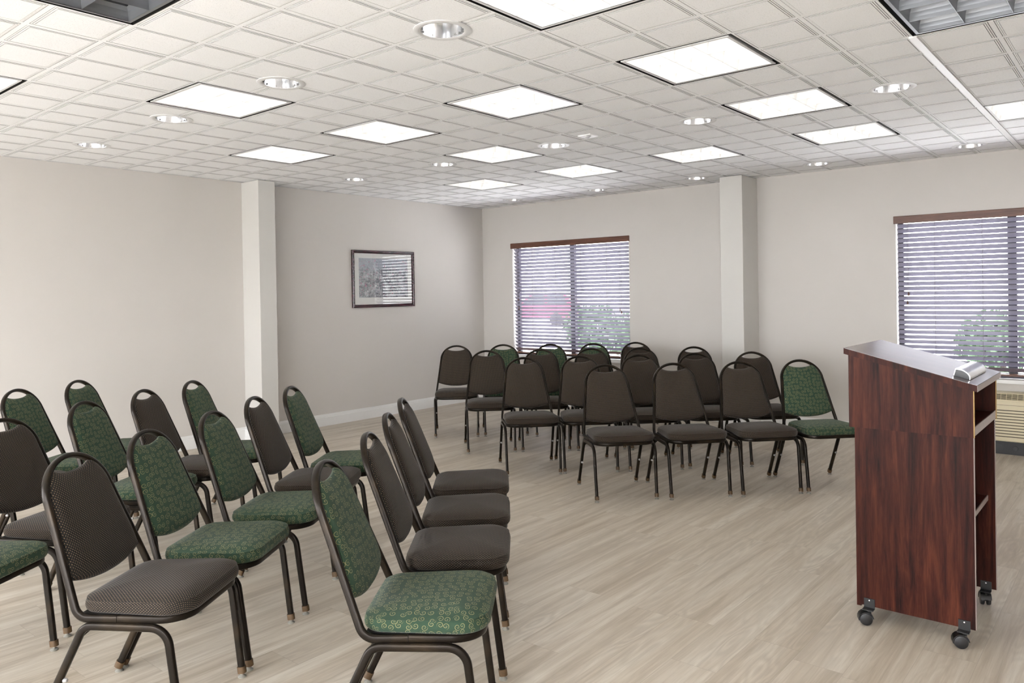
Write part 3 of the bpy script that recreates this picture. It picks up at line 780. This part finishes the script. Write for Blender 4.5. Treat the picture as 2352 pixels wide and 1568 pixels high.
CH = [  # kind, x, y, angle, label, group
 (BR, .387, .690, -132.1, 'brown banquet chair at the left end of the right block\'s front row', RG),
 (BR, .758, 1.042, -132.3, 'brown banquet chair second from the left in the right block\'s front row', RG),
 (BR, 1.115, 1.399, -132.8, 'brown banquet chair beside the green one in the right block\'s front row', RG),
 (GR, 1.443, 1.745, -133.7, 'green swirl banquet chair partly hidden by the lectern', RG),
 (BR, -.571, .899, -133.8, 'brown banquet chair at the left end of the right block\'s second row', RG),
 (BR, -.252, 1.236, -136.4, 'brown banquet chair second from the left in the right block\'s second row', RG),
 (BR, .121, 1.593, -135.6, 'brown banquet chair in the middle of the right block\'s second row', RG),
 (BR, .457, 1.959, -137.0, 'brown banquet chair fourth from the left in the right block\'s second row', RG),
 (BR, .824, 2.293, -136.5, 'brown banquet chair at the right end of the second row, in front of the pier', RG),
 (BR, -1.388, 1.336, -134.7, 'brown banquet chair at the left end of the right block\'s third row', RG),
 (BR, -1.03, 1.685, -138.0, 'brown banquet chair second in the third row, in front of a green chair', RG),
 (BR, -.663, 2.016, -137.0, 'brown banquet chair in the middle of the right block\'s third row', RG),
 (BR, -.285, 2.305, -135.7, 'brown banquet chair fourth in the third row, near the window\'s right edge', RG),
 (BR, .110, 2.640, -135.7, 'brown banquet chair at the right end of the third row, left of the pier', RG),
 (BR, -2.161, 1.702, -137.0, 'brown banquet chair at the far left of the right block, nearest the picture wall', RG),
 (GR, -1.803, 2.041, -137.0, 'green banquet chair just left of the window, in the last row', RG),
 (GR, -1.385, 2.330, -135.7, 'green banquet chair under the left half of the window, in the last row', RG),
 (GR, -1.035, 2.620, -135.7, 'green banquet chair under the right half of the window, in the last row', RG),
 (BR, -.725, 2.965, -135.7, 'brown banquet chair at the right end of the last row, by the window\'s right edge', RG),
 (GR, 1.442, -2.184, -53.5, 'nearest green banquet chair, front centre, end of the left block\'s front row', LG),
 (BR, 1.146, -1.752, -50.9, 'brown banquet chair directly behind the nearest green chair in the front row', LG),
 (BR, .825, -1.369, -49.5, 'brown banquet chair third from the near end of the left block\'s front row', LG),
 (BR, .493, -.982, -49.2, 'brown banquet chair at the far end of the left block\'s front row', LG),
 (BR, .598, -2.660, -56.5, 'large brown banquet chair at lower left, near end of the second row', LG),
 (GR, .339, -2.269, -55.8, 'green banquet chair just behind the large brown chair at lower left', LG),
 (GR, .078, -1.834, -55.1, 'green banquet chair in the middle of the left block\'s second row', LG),
 (BR, -.234, -1.414, -54.0, 'brown banquet chair between two green ones in the second row', LG),
 (GR, -.474, -1.018, -54.0, 'green banquet chair at the far end of the second row, in front of the baseboard', LG),
 (BR, -.529, -2.556, -62.0, 'brown banquet chair cut by the left edge of the photo', LG),
 (GR, -.863, -2.045, -54.5, 'green banquet chair behind the large brown chair, in the third row', LG),
 (BR, -1.118, -1.612, -54.5, 'brown banquet chair in the third row between two green chairs', LG),
 (GR, -1.331, -1.196, -54.5, 'green banquet chair at the far end of the third row, left of the pier', LG),
 (GR, -1.853, -2.053, -54.5, 'green banquet chair in the last row at the left edge', LG),
 (GR, -2.068, -1.622, -54.5, 'green banquet chair at the far end of the last row, close to the wall', LG),
 (BR, -1.520, -2.458, -54.0, 'brown banquet chair in the last row at the left edge, only its legs showing', LG),
 (GR, -.215, -3.015, -57.0, 'green banquet chair whose back is outside the photo, only its seat corner showing at left', LG),
]
cp = {}
for kind, x, y, a, lab, grp in CH:
    if kind not in cp: cp[kind] = make_chair(kind); o = cp[kind]
    else: o = copy_tree(cp[kind])
    o.location = (x, y, 0); o.rotation_euler = (0, 0, R(a)); tag(o, lab, 'chair', grp)

# ------------------------------------------------------------------ lectern
LX0, LX1, LY0, LY1 = 2.298, 2.738, -.476, .056
t = thing('lectern', 'dark mahogany rolling lectern with slanted top and open shelves', 'lectern', (2.52, -.21, 0))
ox, oy = 2.52, -.21
def lbox(mb, x0, x1, y0, y1, z0, z1, mi=0): mb.box(x0 - ox, x1 - ox, y0 - oy, y1 - oy, z0, z1, mi)
for y in (LY0, LY1 - .018):
    b = MB(); lbox(b, LX0 + .018, LX1 - .0015, y, y + .018, .072, .836); lbox(b, LX1 - .0015, LX1, y, y + .018, .072, .836, 1); b.obj('side_panel', ['mahog', 'shelf_edge'], t)
b = MB(); lbox(b, LX0, LX0 + .0178, LY0 - .001, LY1 + .001, .066, .836); b.obj('front_panel', 'mahog', t)
# upper box
UX0, UX1, UY0, UY1 = 2.280, 2.742, -.492, .072
def ztop(x): return 1.136 - (x - 2.27) * .2650
for y in (UY0, UY1 - .016):
    b = MB(); b.prism([(UX0 - ox, .826), (UX1 - .002 - ox, .826), (UX1 - .002 - ox, ztop(UX1)), (UX0 - ox, ztop(UX0))], y - oy, y + .016 - oy, axis=1)
    b.prism([(UX1 - .002 - ox, .826), (UX1 - ox, .826), (UX1 - ox, ztop(UX1)), (UX1 - .002 - ox, ztop(UX1))], y - oy, y + .016 - oy, axis=1, mi=1)
    b.obj('upper_side_panel', ['mahog', 'edge'], t)
b = MB(); b.prism([(UX0 - ox, .826), (UX0 + .016 - ox, .826), (UX0 + .016 - ox, ztop(UX0 + .016)), (UX0 - ox, ztop(UX0))], UY0 + .016 - oy, UY1 - .016 - oy, axis=1); b.obj('upper_front_panel', 'mahog', t)
# top slab
b = MB(); TX0, TX1 = 2.266, 2.756; b.prism([(TX0 - ox, ztop(TX0)), (TX0 - ox, ztop(TX0) + .0245), (TX1 - ox, ztop(TX1) + .0245), (TX1 - ox, ztop(TX1))], -.508 - oy, .088 - oy, axis=1)
b.mi = [0] * len(b.mi); b.prism([(TX0 - ox, ztop(TX0) + .0245), (TX0 - ox, ztop(TX0) + .0257), (TX1 - .0005 - ox, ztop(TX1) + .0257), (TX1 - .0005 - ox, ztop(TX1) + .0245)], -.5075 - oy, .0875 - oy, axis=1, mi=1)
b.box(TX1 - ox, TX1 - ox + .001, -.5075 - oy, .0875 - oy, ztop(TX1) + .001, ztop(TX1) + .0240, 2)  # pale strip on the user edge, a reflection put into its colour
b.obj('top', ['mahog', 'mahog_top', 'shelf_edge'], t)  # shelf_edge here colours the pale reflection strip
b = MB(); lbox(b, UX0 + .016, UX1 - .006, UY0 + .016, UY1 - .016, .836, .858); lbox(b, UX1 - .006, UX1 - .002, UY0 + .016, UY1 - .016, .830, .864, 1); b.obj('shelf', ['mahog', 'shelf_edge'], t)
b = MB(); lbox(b, LX0 + .018, LX1 - .032, LY0 + .018, LY1 - .018, .468, .486); lbox(b, LX1 - .032, LX1 - .028, LY0 + .018, LY1 - .018, .466, .488, 1); b.obj('shelf', ['mahog', 'shelf_edge'], t)
b = MB(); lbox(b, LX0 + .018, LX0 + .034, LY0 + .018, LY1 - .018, .075, .13); b.obj('kick_rail', 'mahog', t)
# screw hole and hardware
def caster(cx, cy, rz, out):
    """plate on the panel, stem, twin wheels; one part with sub-parts"""
    pb = MB(); y0 = cy + (.0 if out > 0 else -.003)
    pb.box(cx - .021 - ox, cx + .021 - ox, y0 - oy, y0 + .003 - oy, .066, .104)
    pb.box(cx - .021 - ox, cx + .021 - ox, min(y0, y0 - .03 * out) - oy, max(y0, y0 - .03 * out) + .003 - oy, .062, .066)
    root = pb.obj('caster', 'castermetal', t)
    sc_ = MB(); sc_.lathe([(.0, -.0015), (.003, -.0012), (.0036, .0)], c=(cx - ox, y0 - oy, .096), n=12, axis=1, cap=False); sc_.obj('screw', 'chrome', root, smooth=40)
    px, py = cx - ox, cy - .012 * out - oy
    M4 = Matrix.Translation((px, py, 0)) @ Matrix.Rotation(rz, 4, 'Z')
    st_ = MB(); st_.lathe([(.006, .05), (.006, .064)], n=12)
    # hood over the wheels
    hd = []
    for k in range(9):
        a = R(8 + 184 * k / 8); hd.append((.0300 * math.cos(a) - .012, .0268 + .0300 * math.sin(a)))
    for k in range(8, -1, -1):
        a = R(8 + 184 * k / 8); hd.append((.0268 * math.cos(a) - .012, .0268 + .0268 * math.sin(a)))
    st_.prism(hd, -.021, .021, axis=1); st_.prism([(-.008, .022), (.008, .022), (.010, .056), (-.008, .056)], -.004, .004, axis=1)
    st_.v = [tuple(M4 @ Vector(p)) for p in st_.v]; st_.obj('hood', 'black', root, smooth=40)
    for k in (-1, 1):
        wh = MB(); wh.lathe([(.0, k * .005), (.022, k * .005), (.0255, k * .007), (.0262, k * .013), (.0245, k * .019), (.016, k * .021), (.0, k * .0215)], c=(-.012, 0, .0262), n=28, axis=1, cap=False)
        wh.v = [tuple(M4 @ Vector(p)) for p in wh.v]; wh.obj('wheel', 'black', root, smooth=45)
caster(2.348, LY0 - .0032, R(25), 1); caster(2.698, LY0 - .0032, R(20), 1)
caster(2.348, LY1 + .0032, R(-20), -1); caster(2.698, LY1 - .0212, R(-70), 1)
# reading light lying on the slanted top
ang = -math.atan(.2650)
t2 = thing('reading_light', 'chrome quarter-round reading light on the lectern top', 'lamp', (2.690, -.235, ztop(2.690) + .0262))
t2.rotation_euler = (0, -ang, 0)
pf = [(-.030, .002), (-.030, .030)]
for k in range(11):
    a = R(90 - 90 * k / 10); pf.append((-.012 + .042 * math.cos(a), .002 + .030 * math.sin(a)))
pf2 = [(p[0] * .92, .003 + (p[1] - .003) * .9) for p in pf]
b = MB(); n = len(pf); vs_ = []; 
for y in (-.190, .190): vs_ += [(p[0], y, p[1]) for p in pf]
for y in (-.190, .190): vs_ += [(p[0], y, p[1]) for p in pf2]
fs_ = []
for i in range(n - 1):
    fs_ += [(i, i + 1, n + i + 1, n + i), (2 * n + i, 3 * n + i, 3 * n + i + 1, 2 * n + i + 1), (i, 2 * n + i, 2 * n + i + 1, i + 1), (n + i, n + i + 1, 3 * n + i + 1, 3 * n + i)]
fs_ += [(0, n, 3 * n, 2 * n), (n - 1, 3 * n - 1, 4 * n - 1, 2 * n - 1)]
b.add(vs_, fs_); b.obj('shade', 'chrome', t2, smooth=35)
b = MB(); b.prism(pf2, -.186, -.180, axis=1); b.obj('end_cap', 'black', t2); b = MB(); b.prism(pf2, .180, .186, axis=1); b.obj('end_cap', 'black', t2)
b = MB(); b.box(-.030, .029, -.190, .190, 0, .002); b.obj('base_plate', 'black', t2)

# ------------------------------------------------------------------ wall air conditioner
t = thing('air_conditioner', 'beige wall air conditioner with louvred front under the right window', 'air conditioner', (2.335, YB - .016, 0))
hw = .535
b = MB(); b.prism([(0, .110), (-.185, .110), (-.185, .452), (-.150, .512), (0, .512)], -hw, hw, axis=0); b.obj('cabinet', 'acbody', t, bevel=.004)
b = MB(); # sloping top grille
sl = (Vector((0, -.150, .512)) - Vector((0, -.185, .452))); sln = sl.normalized(); so = Vector((0, -sln.z, sln.y))
def onslope(x, d, o_): p = Vector((x, -.185, .452)) + sln * d + so * o_; return (p.x, p.y, p.z)
vs_ = [onslope(-hw + .02, .008, .0008), onslope(hw - .02, .008, .0008), onslope(hw - .02, .062, .0008), onslope(-hw + .02, .062, .0008)]
b.add(vs_, [(0, 1, 2, 3)]); b.obj('vent_opening', 'acdark', t)
b = MB()
for k in range(6):
    d = .012 + .009 * k
    b.sweep([onslope(-hw + .02, d, .002), onslope(hw - .02, d, .002)], so, .004, .0028)
for k in range(27):
    x = -hw + .02 + k * (2 * hw - .04) / 26; b.sweep([onslope(x, .006, .004), onslope(x, .064, .004)], so, .004, .003)
b.obj('vent_grille', 'acbody', t)
b = MB(); b.box(-hw + .004, hw - .004, -.1975, -.1855, .118, .446)
b.obj('front_panel', 'acbody', t, bevel=.003)
b = MB()
for k in range(10): b.box(-hw + .02, hw - .02, -.1985, -.1972, .150 + k * .0243, .1565 + k * .0243)
b.box(-hw + .02, hw - .02, -.1985, -.1972, .415, .417)
b.obj('louver_slots', 'acdark', t)
b = MB(); b.box(-hw + .01, hw - .01, -.165, 0, 0, .109); b.obj('base', 'acbase', t)
b = MB(); b.lathe([(.017, -.004), (.019, 0)], c=(.06, -.165, .055), n=24, axis=1); b.obj('round_outlet', 'black', t); b = MB(); b.box(-.09, -.03, -.168, -.165, .035, .08); b.obj('base_plate', 'black', t)

# ------------------------------------------------------------------ outside
b = MB(); b.box(-60, 60, YB + .2, 70, -.35, -.25); struct(b.obj('ground', 'lot'), 'parking lot outside the windows', 'ground')
b = MB(); b.box(-60, 60, -60, YB + .2, -.35, -.25); struct(b.obj('ground', 'bounce_ground'), 'added unseen pale ground bouncing daylight to the ceiling', 'ground')
def car(name, label, mt, x, y, rz):
    t = thing(name, label, 'car', (x, y, -.25), rz, 'cars parked outside')
    prof = [(-2.2, .35), (-2.25, .75), (-2.15, 1.0), (-1.0, 1.08), (-.55, 1.12), (.1, 1.62), (1.9, 1.65), (2.2, 1.12), (2.28, .8), (2.25, .35)]
    b = MB(); b.prism(prof, -.88, .88, axis=1); b.obj('body', mt, t, bevel=.06)
    for s in (-1, 1):
        b = MB(); b.prism([(-.35, 1.14), (.15, 1.54), (.85, 1.57), (.85, 1.14)], s * .875 - .012, s * .875 + .012, axis=1); b.prism([(.93, 1.14), (.93, 1.57), (1.8, 1.57), (1.98, 1.14)], s * .875 - .012, s * .875 + .012, axis=1); b.obj('side_window', 'carglass', t)
        for wx in (-1.4, 1.4):
            b = MB(); b.lathe([(.0, -.11), (.30, -.11), (.34, -.09), (.34, .09), (.30, .11), (0, .11)], c=(wx, s * .80, .34), n=28, axis=1, cap=False); b.obj('wheel', 'tyre', t, smooth=40)
    b = MB(); b.add([(-.58, -.72, 1.135), (-.58, .72, 1.135), (.06, .68, 1.605), (.06, -.68, 1.605)], [(0, 1, 2, 3)]); b.obj('windshield', 'carglass', t)
    return t
car('car', 'red vehicle seen through the left window blind', 'red', -21.0, 27.0, R(20))
car('car', 'silver vehicle seen through the right window blind', 'silver', 1.2, 19.0, R(4))
def shrub(x, y, z, r, n, label, cat, trunk=0, g=None):
    t = thing('tree' if trunk else 'shrub', label, cat, (x, y, -.25), group=g)
    b = MB()
    for k in range(n):
        v = Vector((random.gauss(0, 1), random.gauss(0, 1), random.gauss(0, 1))).normalized() * r * random.uniform(.35, 1)
        c = Vector((v.x, v.y, v.z * .8 + z)); s = random.uniform(.05, .10) * (1.6 if trunk else 1)
        a = Vector((random.gauss(0, 1), random.gauss(0, 1), random.gauss(0, 1))).normalized(); d = a.orthogonal().normalized()
        b.add([c - a * s, c + d * s * .5, c + a * s, c - d * s * .5], [(0, 1, 2, 3)])
    b.obj('foliage', 'leaf', t)
    if trunk:
        b = MB(); b.lathe([(.14, 0), (.11, trunk * .5), (.08, z - r * .2)], n=12); b.obj('trunk', 'bark', t)
    else:
        b = MB(); b.lathe([(.05, 0), (.04, z)], n=8); b.obj('stem', 'bark', t)
shrub(-7.6, 12.4, .75, .8, 1800, 'low shrub outside the left window', 'shrub', g='shrubs outside')
shrub(-4.9, 10.0, .7, .7, 1600, 'low shrub outside the left window, right half', 'shrub', g='shrubs outside')
shrub(1.3, 11.6, .7, .75, 1600, 'low shrub outside the right window', 'shrub', g='shrubs outside')
shrub(2.9, 15.5, 3.6, 1.5, 1500, 'tree outside the right window', 'tree', trunk=2.6)
